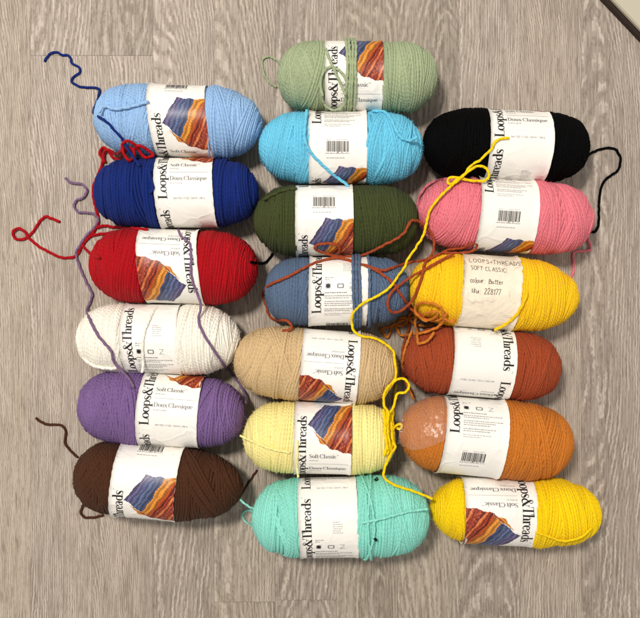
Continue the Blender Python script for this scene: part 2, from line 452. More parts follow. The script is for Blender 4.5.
GLY = {
 'L': (.60, [stem(.17, 0, .7), serif(.17, .685, .15), line(.03, .016, .54, .016, HN), line(.54, .0, .555, .21, .07, .02)]),
 'T': (.64, [stem(.32, 0, .7), serif(.32, .016, .14), line(.05, .684, .59, .684, HN), line(.06, .7, .035, .48, .06, .02), line(.58, .7, .605, .48, .06, .02)]),
 'o': (.50, [bowl(.25, .23, .175, .215)]),
 'p': (.54, [stem(.13, -.2, .45), serif(.13, -.19), flag(.13, .45), bowl(.28, .23, .17, .21)]),
 'q': (.54, [stem(.40, -.2, .45), serif(.40, -.19), bowl(.25, .23, .17, .21)]),
 's': (.39, [scurve(.46, .38)]),
 'S': (.50, [scurve(.70, .5)]),
 '&': (.74, [cat([(.66, .40, HN), (.60, .22, HN), (.47, .06, HN), (.28, .0, .06), (.12, .06, .1), (.08, .19, TK), (.17, .33, .09), (.34, .43, HN), (.42, .56, .06), (.36, .67, HN), (.27, .68, .04), (.20, .60, .09), (.24, .47, TK), (.40, .25, TK), (.56, .06, TK), (.70, .01, .05)]),
            line(.55, .405, .76, .405, HN)]),
 'h': (.54, [stem(.13, 0, .73), serif(.13, .016), flag(.13, .73), cat([(.16, .33, HN), (.25, .42, HN), (.34, .44, .06), (.40, .38, .1), (.41, .3, TK), (.41, .15, TK), (.41, 0, TK)]), serif(.41, .016)]),
 'n': (.54, [stem(.13, 0, .45), serif(.13, .016), flag(.13, .45), cat([(.16, .33, HN), (.25, .42, HN), (.34, .44, .06), (.40, .38, .1), (.41, .3, TK), (.41, .15, TK), (.41, 0, TK)]), serif(.41, .016)]),
 'r': (.40, [stem(.13, 0, .45), serif(.13, .016), flag(.13, .45), cat([(.16, .28, HN), (.20, .38, HN), (.27, .44, .05), (.34, .41, .1), (.345, .36, .07)])]),
 'e': (.45, [bowl(.235, .23, .165, .215, 12, 318, 18), line(.10, .262, .38, .262, HN)]),
 'c': (.42, [bowl(.235, .23, .165, .215, 45, 318, 16), line(.34, .36, .35, .33, .09)]),
 'C': (.66, [bowl(.35, .35, .29, .345, 42, 320, 20), line(.575, .66, .585, .47, .05, .02)]),
 'a': (.48, [cat([(.09, .36, .1), (.12, .43, .05), (.22, .45, HN), (.31, .40, .09), (.325, .3, TK), (.325, .15, TK), (.335, .05, .09), (.42, .02, HN)]), bowl(.19, .125, .115, .12, 35, 325, 14, .095)]),
 'd': (.55, [stem(.41, 0, .73), flag(.41, .73), line(.41, .02, .51, .02, HN), bowl(.25, .23, .17, .21)]),
 'D': (.74, [stem(.17, 0, .7), line(.03, .684, .30, .684, HN), line(.03, .016, .30, .016, HN), bowl(.30, .35, .33, .335, -90, 90, 14)]),
 'f': (.32, [stem(.14, 0, .56), cat([(.14, .56, TK), (.16, .68, .07), (.24, .72, HN), (.32, .68, .07)]), line(.03, .44, .27, .44, HN), serif(.14, .016)]),
 't': (.34, [stem(.14, .08, .60), cat([(.14, .1, TK), (.18, .02, .07), (.25, .01, HN), (.31, .06, HN)]), line(.03, .44, .28, .44, HN)]),
 'l': (.27, [stem(.135, 0, .73), flag(.135, .73), serif(.135, .016)]),
 'i': (.27, [stem(.135, 0, .45), flag(.135, .45), serif(.135, .016), line(.135, .58, .135, .69, .11)]),
 'u': (.54, [stem(.13, .12, .45), flag(.13, .45), cat([(.13, .14, TK), (.16, .04, .07), (.24, .01, HN), (.34, .06, HN), (.40, .14, HN)]), stem(.41, 0, .45), flag(.41, .45), line(.41, .02, .5, .02, HN)]),
 'x': (.50, [line(.09, .45, .41, .0, TK, TK, 4), line(.40, .45, .08, .0, HN, HN, 4), serif(.10, .444, .09), serif(.40, .444, .08), serif(.09, .016, .08), serif(.40, .016, .09)]),
 ' ': (.17, []),
}

def stroke_quads(p):
    """ribbon for a stroke of (x, y, width) rows"""
    d = np.gradient(p[:, :2], axis=0); d /= np.linalg.norm(d, axis=1, keepdims=True) + 1e-12
    nrm = np.stack([-d[:, 1], d[:, 0]], 1) * p[:, 2:3] * 0.5
    return np.concatenate([p[:, :2] + nrm, p[:, :2] - nrm]), [(i, i + 1, len(p) + i + 1, len(p) + i) for i in range(len(p) - 1)]

def serif_text(txt, k, tight=0.93, bold=0.0):
    """list of (pts Nx2, faces) in text units scaled by k"""
    out, x = [], 0.0
    for ch in txt:
        adv, strokes = GLY[ch]
        for st_ in strokes:
            v, f = stroke_quads(st_ + np.array([0, 0, bold]))
            out.append(((v + np.array([x, 0])) * k, f))
        x += adv * tight
    return out, x * k

_font_cache = {}
def font_text(txt):
    """small printed text from the built-in typeface, 1 unit high"""
    if txt not in _font_cache:
        cu = bpy.data.curves.new('print_line', 'FONT'); cu.body = txt; cu.size = 1.0; cu.resolution_u = 2
        o = bpy.data.objects.new('print_line', cu); COL.objects.link(o)
        dg = bpy.context.evaluated_depsgraph_get()
        me = bpy.data.meshes.new_from_object(o.evaluated_get(dg))
        v = np.array([(p.co.x, p.co.y) for p in me.vertices]).reshape(-1, 2)
        f = [tuple(p.vertices) for p in me.polygons]
        bpy.data.objects.remove(o); bpy.data.curves.remove(cu); bpy.data.meshes.remove(me)
        _font_cache[txt] = (v, f)
    return _font_cache[txt]

# handwriting: single pen strokes on a 1-unit letter height
HAND = {
 'L': (.7, [[(.1, 1), (.08, .0), (.55, .05)]]),
 'O': (.75, [[(.35, 1), (.08, .7), (.12, .15), (.4, .0), (.62, .4), (.55, .85), (.33, .98)]]),
 'P': (.65, [[(.12, 0), (.14, 1)], [(.1, .98), (.5, .9), (.48, .6), (.14, .48)]]),
 'S': (.6, [[(.5, .9), (.2, .98), (.12, .7), (.45, .4), (.4, .08), (.08, .05)]]),
 '+': (.6, [[(.08, .45), (.5, .48)], [(.28, .7), (.3, .2)]]),
 'T': (.65, [[(.03, .97), (.6, 1.0)], [(.32, .98), (.28, 0)]]),
 'H': (.7, [[(.1, 1), (.1, 0)], [(.55, 1), (.53, 0)], [(.1, .5), (.54, .52)]]),
 'R': (.65, [[(.12, 0), (.14, 1)], [(.1, .98), (.5, .88), (.46, .58), (.14, .48)], [(.2, .48), (.55, .0)]]),
 'E': (.6, [[(.5, 1), (.1, .98), (.1, .02), (.52, .03)], [(.1, .5), (.42, .52)]]),
 'A': (.7, [[(.04, 0), (.32, 1), (.6, 0)], [(.14, .36), (.5, .38)]]),
 'D': (.7, [[(.12, 0), (.12, 1)], [(.06, .98), (.5, .8), (.55, .3), (.08, .02)]]),
 'F': (.58, [[(.12, 0), (.12, 1), (.52, .98)], [(.12, .52), (.42, .54)]]),
 'C': (.65, [[(.56, .88), (.25, .98), (.08, .55), (.2, .08), (.56, .1)]]),
 'I': (.3, [[(.14, 1), (.14, 0)]]),
 'c': (.5, [[(.42, .5), (.2, .58), (.08, .3), (.2, .02), (.44, .08)]]),
 'o': (.5, [[(.25, .58), (.06, .35), (.18, .02), (.4, .15), (.38, .5), (.22, .57)]]),
 'l': (.28, [[(.12, 1), (.12, .05), (.22, .0)]]),
 'u': (.52, [[(.06, .55), (.1, .05), (.34, .08), (.4, .55)], [(.4, .5), (.44, .02)]]),
 'r': (.42, [[(.08, .55), (.1, 0)], [(.1, .35), (.22, .55), (.38, .52)]]),
 ':': (.45, [[(.2, .5), (.21, .43)], [(.2, .12), (.21, .05)]]),
 'B': (.65, [[(.1, 0), (.12, 1)], [(.1, .97), (.48, .85), (.42, .58), (.12, .52)], [(.12, .52), (.54, .4), (.5, .06), (.08, .02)]]),
 't': (.42, [[(.2, .9), (.18, .1), (.32, .0)], [(.02, .58), (.4, .6)]]),
 'e': (.48, [[(.1, .3), (.38, .36), (.3, .57), (.1, .45), (.12, .06), (.42, .08)]]),
 's': (.45, [[(.36, .52), (.14, .56), (.12, .36), (.36, .22), (.3, .02), (.06, .04)]]),
 'k': (.48, [[(.1, .9), (.1, 0)], [(.4, .55), (.12, .28), (.42, .0)]]),
 '2': (.6, [[(.08, .8), (.28, 1), (.5, .78), (.1, .03), (.55, .04)]]),
 '8': (.6, [[(.45, .9), (.2, .95), (.16, .66), (.46, .35), (.4, .04), (.12, .08), (.14, .4), (.44, .7), (.45, .9)]]),
 '1': (.35, [[(.1, .8), (.2, 1), (.2, 0)]]),
 '7': (.55, [[(.05, .97), (.5, .98), (.22, 0)]]),
 ' ': (.45, []),
}

# ------------------------------------------------------------------ the paper band and its print
U_W = 60.0             # band width in print units (photo pixels)
INK, GREY, FAINT = 1, 2, 3
def band_layout(rs):
    """every printed piece as (pts Nx2 (u, v) in print units, faces, material slot, uv or None)"""
    it = []
    def put(vs, fs, m, uv=None): it.append((np.asarray(vs, float), fs, m, uv))
    def rect(u0, v0, u1, v1, m):
        n = max(1, int(abs(v1 - v0) / 3)); k = max(1, int(abs(u1 - u0) / 3)); us = []
        for i in range(n + 1):
            for j in range(k + 1): us.append((u0 + (u1 - u0) * j / k, v0 + (v1 - v0) * i / n))
        put(us, [(i * (k + 1) + j, i * (k + 1) + j + 1, (i + 1) * (k + 1) + j + 1, (i + 1) * (k + 1) + j) for i in range(n) for j in range(k)], m)
    # running name, read from the bottom upwards, twice round the band
    for v_start in (38.5, 128.5):
        KS, KU = 12.5, 13.4
        parts, ln = serif_text('Loops', KS)
        p2, l2 = serif_text('&', KS); p3, l3 = serif_text('Threads', KS)
        x = 0
        for pp, l in ((parts, ln), (p2, l2), (p3, l3)):
            for v, f in pp:
                put(np.stack([12.9 - v[:, 1] * KU / KS, v_start - (v[:, 0] + x)], 1), f, INK)
            x += l + 0.2
        tv, tf = font_text('TM')
        put(np.stack([12.6 - (tv[:, 1] * 1.5 + 8.2), v_start - (tv[:, 0] * 1.5 + x)], 1), tf, GREY)
    # picture of folded knitting
    def patch(corners, m, n=14, jag=0.0, a_edge=None):
        A, B, C, D = [np.array(c, float) for c in corners]     # A-B: across the ribs at one end, D-C at the other
        vs, uv = [], []
        for i in range(n + 1):
            for j in range(n + 1):
                a, b = i / n, j / n
                p = A * (1 - a) * (1 - b) + B * a * (1 - b) + C * a * b + D * (1 - a) * b
                if jag:
                    if j == 0: p = p + (C - B) / np.linalg.norm(C - B) * jag * (1 if i % 2 else -.3)
                p = p + np.array([0, a_edge * math.sin(math.pi * b) * (1 if i == 0 else 0)]) if a_edge else p
                e = min(1.0, max(0.0, (60.0 - p[0]) / 4.0))
                p = p + np.array([e * (.55 * math.sin(p[1] * .55 + p[0] * .2) + .3 * math.sin(p[1] * 1.7)), .7 * math.sin(p[0] * .5 + 1.0) + .25 * math.sin(p[0] * 1.9)])
                vs.append(p); uv.append((a, b))
        fs = [(i * (n + 1) + j, (i + 1) * (n + 1) + j, (i + 1) * (n + 1) + j + 1, i * (n + 1) + j + 1) for i in range(n) for j in range(n)]
        put(vs, fs, m, uv)
    # columns: a runs from upper-left edge to lower-right edge, b from lower-left end to upper-right end
    patch([(14.4, -31), (30.5, -16), (50.0, -56), (31.0, -57)], 4, jag=0.45)
    patch([(30.5, -16), (38.0, -7.5), (60.0, -45), (50.0, -56)], 5, jag=0.45)
    patch([(20.0, -24.5), (30.5, -15.9), (38.0, -7.5), (28.0, -12.5)], 5)
    patch([(50.0, -56), (60.0, -45), (60.0, -50), (60.0, -56)], 5)
    patch([(38.0, -7.5), (49.0, -4), (60.0, -26), (60.0, -45)], 6)
    patch([(49.0, -4), (60.0, -2.2), (60.0, -3), (60.0, -26)], 6)
    # title lines
    def ser(t, u, v, k, m):
        pp, ln = serif_text(t, k, 0.98, .010)
        for vv, f in pp: put(np.stack([u + vv[:, 0], v - vv[:, 1]], 1), f, m)
        return u + ln
    def fnt(t, u, v, k, m, sx=1.0):
        tv, tf = font_text(t)
        put(np.stack([u + tv[:, 0] * k * sx, v - tv[:, 1] * k], 1), tf, m)
    e = ser('Soft Classic', 16.3, 3.2, 6.1, GREY); fnt('TM', e + .3, 0.3, 1.6, GREY)
    fnt('ACRYLIC', 16.4, 7.0, 2.0, GREY, 1.2)
    rect(16.3, 10.6, 57, 10.95, FAINT)
    ser('Doux Classique', 16.3, 19.4, 6.1, GREY)
    fnt('ACRYLIQUE', 16.4, 23.2, 2.0, GREY, 1.2)
    fnt('364 YDS / 7 OZ \u2022 334 M / 198 G', 19.0, 38.2, 2.6, GREY, 0.92)
    # tiny unreadable print: short dashes
    def micro(u0, u1, v, h, m, first=True):
        u = u0
        while u < u1:
            w = rs.uniform(0.8, 3.0)
            if u + w > u1: break
            x = u
            while x < u + w - .2:
                ww = rs.uniform(.18, .4); rect(x, v - h * rs.uniform(.7, 1), min(x + ww, u + w), v, m); x += ww + .16
            u += w + 0.5
    for i in range(6): micro(34.5, 34.5 + rs.uniform(8, 10.5), 73.2 + i * 2.1, 0.9, FAINT)
    micro(16.4, 26, 91.5, 1.1, GREY); micro(16.4, 21, 93.6, 1.1, FAINT)
    # care symbols: yarn weight square, gauge square, washing marks
    rect(17.0, 97.0, 22.0, 102.0, FAINT); rect(18.3, 97.4, 20.7, 101.6, INK); rect(17.4, 98.3, 21.6, 100.7, INK)
    for (a, b, c_, d_) in ((29, 97.3, 35, 98.2), (29, 101.0, 35, 101.9), (28.6, 98.2, 29.8, 101), (34.2, 98.2, 35.4, 101)): rect(a, b, c_, d_, GREY)
    def stroke(pts, w, m):
        v, f = stroke_quads(np.array([(x, y, w) for x, y in pts])); put(v, f, m)
    stroke([(41, 96.9), (43.2, 97.1), (45.6, 96.9)], .35, GREY); stroke([(45.6, 97), (43.6, 99.6), (41, 102.2)], .4, GREY); stroke([(41, 102.2), (43, 102), (46, 102.2)], .35, GREY)
    micro(16.4, 40, 106.8, 1.0, INK); 
    for i in range(2): micro(16.4, 55 - i * 12, 110.0 + i * 2.1, 1.1, GREY)
    for i in range(3): micro(16.4, 56 - i * 6, 115.6 + i * 2.1, 1.0, GREY)
    for i in range(2): micro(16.4, 50 - i * 8, 123.6 + i * 2.1, 1.0, GREY)
    for i in range(2): micro(16.4, 44 - i * 8, 129.4 + i * 2.0, 1.0, FAINT)
    # barcode
    micro(18.5, 24, 145.6, .9, FAINT); micro(29, 41, 145.6, .9, FAINT)
    u = 18.6
    while u < 40.6:
        w = rs.choice([.3, .3, .45, .62, .95]); rect(u, 146.6, min(u + w, 40.8), 157.0 if rs.random() < .8 else 158.0, INK)
        u += w + rs.choice([.3, .32, .5, .66])
    micro(17.6, 42, 159.0, 1.0, GREY)
    micro(18.4, 38, 163.6, 1.1, FAINT)
    return it

def hand_layout(rs):
    it = []
    def write(t, u, v, h, slant=0.0):
        x = u
        for ch in t:
            adv, ss = HAND[ch]
            for st_ in ss:
                p = cat([(a, b, 0) for a, b in st_], 5)
                p = p + np.array([rs.uniform(-.07, .07), rs.uniform(-.08, .08), 0])
                q = np.stack([x + p[:, 0] * h * .95, p[:, 1] * h, np.full(len(p), .5)], 1)
                vv, f = stroke_quads(q)
                it.append((np.stack([vv[:, 0], v - vv[:, 1] + slant * (vv[:, 0] - u)], 1), f, INK, None))
            x += adv * h * 1.0
    write('LOOPS+THREADS', 6.0, -31.0, 6.2, .02)
    write('SOFT CLASSIC', 7.0, -21.0, 5.0, .02)
    write('colour: Butter', 6.5, -7.0, 5.2, .01)
    write('sku: 228177', 8.6, 3.0, 5.4, .03)
    return it

def build_label(s, root, mats, layout):
    R0 = float(prof(s, (s.l0 + s.l1) / 2))
    lw = s.l1 - s.l0
    seed = s.seed
    def radius(t, phi):
        edge = np.minimum((t - s.l0), (s.l1 - t))
        e = np.exp(-np.clip(edge, 0, 1) / 0.004)
        n = vnoise(phi * 1.7 + 100, seed + 7) * 0.0006 + e * (0.0008 + 0.0018 * vnoise(phi * 1.1 + (t > (s.l0 + s.l1) / 2) * 50 + 300, seed + 8))
        return np.minimum(prof(s, t), R0 + 0.0012) * 0.5 + R0 * 0.5 + 0.0009 + n
    def place(u, v, lift):
        """u 0..1 across the band (picture-left to right), v screen-down arc in photo pixels"""
        phi = v * K / s.R
        t = s.l0 + u * lw
        rad = radius(t, phi) + lift
        t = t + s.shear * s.R * np.sin(phi) * (1 - 0.25 * np.abs(np.sin(phi)))
        return to_world(s, t, phi, rad)
    C = 2 * math.pi * s.R / K
    nu, nv = 14, 128
    uu, vv = np.meshgrid(np.linspace(0, 1, nu + 1), np.linspace(-C / 2, C / 2, nv + 1), indexing='ij')
    rough_l = 0.010 * vnoise(vv * 0.35 + 20, seed + 9) * (s.kw.get('ragged', 0.4))
    uo = uu + rough_l * np.where(uu < .01, 1, np.where(uu > .99, 1, 0))
    tear = s.kw.get('tear')
    if tear:
        v_a, v_b, depth = tear
        uo = np.where((uu < .3) & (vv < v_a), uo + 0, uo)
        w = np.clip((vv - v_a) / (v_b - v_a), 0, 1)
        uo = np.where(uu < 0.3, uu * 1.0 + (depth * (1 - w) * (1 - uu / .3)) * (vv > -C / 2), uo)
    V = place(uo, vv, 0).reshape(-1, 3)
    idx = np.arange((nu + 1) * (nv + 1)).reshape(nu + 1, nv + 1)
    F = [tuple(q) for q in np.stack([idx[:-1, :-1], idx[:-1, 1:], idx[1:, 1:], idx[1:, :-1]], -1).reshape(-1, 4)]
    M = [0] * len(F)
    UV = np.stack([uu, vv / C], -1).reshape(-1, 2)
    Vs, UVs = [V], [UV]; base = len(V)
    # thickness shown at the two cut edges
    for k, row in ((0, idx[0]), (1, idx[-1])):
        inner = place(uo[0 if k == 0 else -1], vv[0], -0.0006)
        Vs.append(inner); UVs.append(np.zeros((nv + 1, 2)))
        for j in range(nv):
            q = (row[j], base + j, base + j + 1, row[j + 1])
            F.append(q if k else q[::-1]); M.append(0)
        base += nv + 1
    lift = 0.00024
    for i, (pts, fs, m, uv) in enumerate(layout):
        u, v = pts[:, 0] / U_W, pts[:, 1]
        if s.flip:
            uS, vS = 1 - u, s.v0 - v
        else:
            uS, vS = u, v - s.v0
        mid = vS.mean()
        vS = vS - C * np.round(mid / C)
        if abs(vS.mean()) > 62: continue      # wrapped out of sight under the ball
        uS = np.clip(uS, 0.002, 0.998)
        W = place(uS, vS, lift + (i % 23) * 0.000004)
        Vs.append(W); UVs.append(np.array(uv, float) if uv is not None else np.zeros((len(W), 2)))
        for f in fs:
            F.append(tuple(base + j for j in f)); M.append(m)
        base += len(W)
    V = np.concatenate(Vs); UV = np.concatenate(UVs)
    o = mesh_object('paper_label', V, F, mats, root, UV, M, None, True)
    # printed faces face outwards whatever way the outline ran
    me = o.data
    c = np.array([s.c[0], s.c[1], s.zc])
    ax = Vector((math.cos(s.ang), math.sin(s.ang), 0)); cc = Vector(c)
    for p in me.polygons:
        d = p.center - cc; d -= ax * d.dot(ax)
        if p.normal.dot(d) < 0 and p.material_index > 0: p.flip()
    me.update()
    return o

# ------------------------------------------------------------------ loose yarn ends laid over whatever is there
def draped(px, lift=0.0, n=10, bridge=9, low=False, z_add=None):
    P = cat([(a, b) for a, b in px], n)
    seg = np.concatenate([[0], np.cumsum(np.hypot(*np.diff(P, axis=0).T))])
    m = max(8, int(seg[-1] / 1.3))
    u = np.linspace(0, seg[-1], m)
    P = np.stack([np.interp(u, seg, P[:, 0]), np.interp(u, seg, P[:, 1])], 1)
    z = np.full(m, 0.04)
    for _ in range(14):
        x, y = unproj(P[:, 0], P[:, 1], z)
        z = 0.6 * z + 0.4 * (height(x, y) + SR * 0.9)
    raw = z
    k = bridge
    def dil(a, f):
        pad = np.pad(a, k, mode='edge')
        return f(np.stack([pad[i:i + len(a)] for i in range(2 * k + 1)]), axis=0)
    clo = dil(dil(raw, np.max), np.min) if not low else raw
    ker = np.exp(-np.linspace(-2, 2, 2 * 5 + 1) ** 2); ker /= ker.sum()
    sm = np.convolve(np.pad(clo, 5, mode='edge'), ker, 'valid')
    z = np.maximum(sm, np.minimum(raw, sm + 0.0006)) + lift
    if z_add is not None: z = z + np.interp(np.linspace(0, 1, m), np.linspace(0, 1, len(z_add)), z_add)
    x, y = unproj(P[:, 0], P[:, 1], z)
    return np.stack([x, y, z], 1)

def tail(root, mat, px, rad=SR * 0.92, sides=12, name='yarn_tail', seed=0, pts=None, **kw):
    W = draped(px, **kw) if pts is None else pts.copy()
    seg_ = np.concatenate([[0], np.cumsum(np.linalg.norm(np.diff(W, axis=0), axis=1))])
    n = max(12, int(seg_[-1] / .00055)); uu_ = np.linspace(0, seg_[-1], n)
    sm_ = np.stack([np.interp(uu_, seg_, W[:, i]) for i in range(3)], 1)
    k_ = np.ones(5) / 5
    W = np.stack([np.convolve(np.pad(sm_[:, i], 2, mode='edge'), k_, 'valid') for i in range(3)], 1)
    W[:, 0] += 0.0003 * vnoise(np.arange(n) * .16 + seed * 31, 5 + seed); W[:, 1] += 0.0003 * vnoise(np.arange(n) * .16 + 60 + seed * 31, 6 + seed)
    T = np.gradient(W, axis=0); T /= np.linalg.norm(T, axis=1, keepdims=True) + 1e-9
    Nr = np.tile(np.array([[0.05, 0.03, 1.0]]), (n, 1))
    if pts is not None: Nr = np.cross(T, np.array([[1.0, 0, 0]])); Nr /= np.linalg.norm(Nr, axis=1, keepdims=True)
    r = rad * (1 + 0.07 * vnoise(np.arange(n) * .2 + seed * 17, 9))
    r[0] *= .55; r[-1] *= .55
    u = np.concatenate([[0], np.cumsum(np.linalg.norm(np.diff(W, axis=0), axis=1))])
    V, F, UV, S_ = frame_tubes(W[None], T[None], Nr[None], r[None], sides, False, u[None], np.full((1, n), .6), 1.0, .13)
    F = F.reshape(-1, 4)
    S = sides + 1
    V = np.concatenate([V, W[:1] - T[:1] * rad * .4, W[-1:] + T[-1:] * rad * .4])
    a, b = len(V) - 2, len(V) - 1
    F = [tuple(f) for f in F] + [(a, j + 1, j) for j in range(sides)] + [(b, (n - 1) * S + j, (n - 1) * S + j + 1) for j in range(sides)]
    UV = np.concatenate([UV, [[0, 0], [u[-1], 0]]]); S_ = np.concatenate([S_, [.6, .6]])
    # stray fibres along the end
    r_ = np.random.default_rng(400 + seed); nf = max(48, int(u[-1] / 0.0004))
    i = r_.integers(0, n, nf); i[:16] = r_.integers(0, 3, 16); i[16:32] = n - 1 - r_.integers(0, 3, 16); d = r_.normal(0, 1, (nf, 3)); d -= T[i] * (d * T[i]).sum(1, keepdims=True) * .6; d /= np.linalg.norm(d, axis=1, keepdims=True)
    b0 = W[i] + d * rad * .8; e0 = b0 + d * r_.uniform(.0006, .002, (nf, 1)) + T[i] * r_.normal(0, .0008, (nf, 1))
    sd = np.cross(d, T[i]); sd /= np.linalg.norm(sd, axis=1, keepdims=True) + 1e-9; w = .00006
    k0 = len(V)
    V = np.concatenate([V, np.stack([b0 - sd * w, b0 + sd * w, e0], 1).reshape(-1, 3)])
    F += [(k0 + 3 * q, k0 + 3 * q + 1, k0 + 3 * q + 2) for q in range(nf)]
    UV = np.concatenate([UV, np.zeros((3 * nf, 2))]); S_ = np.concatenate([S_, np.full(3 * nf, .8)])
    return mesh_object(name, V, F, [mat], root, UV, None, S_)

# ================================================================== THE SKEINS
#       key            xl   xr   yc  dia  ang  l0    l1    lean  v0   flip  colour
define('light_blue',   94.5, 262, 121.5, 73, 2,  147, 205.5,  6.5,  -41, False, (150, 188, 230), 2.7, 2.5)
define('royal_blue',   95, 259, 193, 71.5, 0,    153.5, 212.3, 3.5,  27, False, (9, 37, 112), 2.9, 2.8, slant=.05, bundles=26)
define('red',          90, 258, 266.5, 75.5, 2,  136.5, 197.5, 6,  -10, True, (168, 0, 16), 2.7, 2.5, slant=.08)
define('white',        77, 241, 339, 71, 1,      119, 176,   3,   88, False, (247, 241, 229), 2.8, 2.6, slant=.12)
define('purple',       78, 246, 409.5, 74, 4,    135.5, 197, -4.5, 27, False, (122, 94, 146), 2.8, 2.5)
define('brown',        74, 244, 481.5, 77, 5,    109, 174.5, -7,  -43, False, (72, 40, 21), 2.6, 1.8, slant=.3)
define('sage',         277.5, 437.5, 77.5, 71.5, 0.5, 325, 384, 0, -16, False, (162, 176, 140), 3.0, 2.8)
define('sky_blue',     258.5, 422.5, 148, 73, 0.5, 308.5, 367.5, 0, 146, False, (108, 198, 230), 2.6, 2.8, slant=.14)
define('dark_green',   253.5, 418.5, 220.5, 72, 0, 295, 353.5, 0,  -59, False, (62, 70, 34), 2.7, 3.0, slant=.12)
define('slate',        265, 410, 291, 71.5, -1,  308.5, 368.5, -1.5, 104, False, (88, 108, 136), 2.9, 2.5, slant=.14)
define('tan',          234, 398, 365, 74, 4,     300.5, 359.5, -5,   5, True, (208, 180, 136), 2.9, 2.6, slant=.2, tear=(-5, 6, .0))
define('pale_yellow',  243, 396, 437.5, 73.5, 1, 293.5, 352, -1.5, -12, False, (255, 236, 158), 2.7, 3.0, slant=.07)
define('mint',         251, 430, 516.5, 80, -1,  298.5, 358.5, 2,   78, False, (142, 222, 207), 2.6, 2.9)
define('black',        421.5, 588, 146, 72, 2,   491, 554.5, -2.5, 39, False, (6, 6, 7), 2.7, 2.8, slant=.08)
define('pink',         417, 592.5, 216, 74, 3.5, 481, 540, -5,   147, False, (230, 124, 138), 2.6, 2.6)
define('gold',         408, 578, 292.5, 76, 4.5, 463, 522.5, -5.5, 0, False, (255, 200, 24), 2.6, 2.0, slant=.06, ragged=1.2)
define('rust',         402, 560, 363, 70.5, 4.5, 454, 517.5, -5.5, 54, True, (158, 69, 36), 2.8, 2.9, slant=.14)
define('orange',       399, 572, 437.5, 79, 5,   445, 508.5, -7.5, 136, False, (200, 118, 38), 2.5, 2.6, slant=.16)
define('bright_yellow', 430, 600, 511, 69.5, 2,  466.5, 539, -1,  -13, True, (255, 211, 4), 2.3, 2.5, slant=.1)
SK = {s.key: s for s in SKEINS}

INFO = {
 'light_blue': 'light blue yarn skein at the top of the left column, under the navy yarn end',
 'royal_blue': 'royal blue yarn skein between the light blue and the red skeins',
 'red': 'deep red yarn skein with upside down label and a tangled red yarn end',
 'white': 'white yarn skein between the red and the purple skeins, its own loop across the label',
 'purple': 'purple yarn skein between the white and the dark brown skeins',
 'brown': 'dark brown yarn skein at the bottom of the left column, knit picture on its label',
 'sage': 'pale sage green yarn skein at the top of the middle column, loops over its label',
 'sky_blue': 'bright sky blue yarn skein between the sage and the dark green skeins',
 'dark_green': 'dark olive green yarn skein between the sky blue and slate blue skeins',
 'slate': 'slate grey blue yarn skein with strands wrapped over its label, rust yarn lying across it',
 'tan': 'tan beige yarn skein with upside down label between the slate and pale yellow skeins',
 'pale_yellow': 'pale lemon yellow yarn skein between the tan and the mint skeins',
 'mint': 'mint turquoise yarn skein at the bottom of the middle column',
 'black': 'black yarn skein at the top of the right column, its yarn end on the floor',
 'pink': 'pink yarn skein between the black and the golden yellow skeins',
 'gold': 'golden yellow yarn skein with a handwritten cream paper label',
 'rust': 'rust red brown yarn skein with upside down label under the handwritten labelled skein',
 'orange': 'ochre orange yarn skein with clear plastic film over its left end',
 'bright_yellow': 'bright yellow yarn skein at the bottom of the right column, long yellow end trailing upward',
}
paper = paper_material('label_paper', rgb(243, 240, 234))
kraft = paper_material('handwritten_paper', rgb(240, 227, 206), 0.55, 55)
ink = plain('black_ink', rgb(24, 24, 26), 0.5, .3)
grey_ink = plain('grey_ink', rgb(122, 122, 126), 0.5, .3)
faint_ink = plain('faint_ink', rgb(166, 166, 168), 0.5, .3)
pen_ink = plain('pen_ink', rgb(58, 50, 48), 0.6, .2)
sw_blue = swatch_material('printed_blue_knit', [(0, rgb(34, 30, 44)), (.1, rgb(100, 92, 130)), (.3, rgb(112, 106, 150)), (.45, rgb(92, 100, 142)), (.7, rgb(98, 112, 152)), (1, rgb(70, 80, 116))], 5)
sw_gold = swatch_material('printed_orange_knit', [(0, rgb(186, 104, 52)), (.2, rgb(238, 158, 60)), (.55, rgb(232, 150, 56)), (.8, rgb(196, 84, 30)), (1, rgb(120, 40, 22))], 2.6)
sw_red = swatch_material('printed_red_knit', [(0, rgb(126, 42, 30)), (.3, rgb(184, 66, 40)), (.5, rgb(222, 128, 70)), (.65, rgb(150, 50, 40)), (1, rgb(168, 66, 50))], 2.5, spots=.45)

ROOT = {}; YM = {}
rs = random.Random(3)
LAY = band_layout(rs)
for s in SKEINS:
    root = bpy.data.objects.new('yarn_skein', None); COL.objects.link(root)
    root.empty_display_size = .02
    root.location = (s.c[0], s.c[1], 0)
    bpy.context.view_layer.update()
    root['label'] = INFO[s.key]; root['category'] = 'yarn skein'; root['group'] = 'yarn skeins laid in three columns on the floor'
    YM[s.key] = yarn_material(s.key + '_yarn', rgb(*s.col), sheen=0.0 if s.key == 'black' else .08, spec=.06 if s.key == 'black' else .2)
    build_yarn(s, root, YM[s.key])
    if s.key == 'gold':
        build_label(s, root, [kraft, pen_ink], hand_layout(rs))
    else:
        build_label(s, root, [paper, ink, grey_ink, faint_ink, sw_blue, sw_gold, sw_red], LAY)
    ROOT[s.key] = root

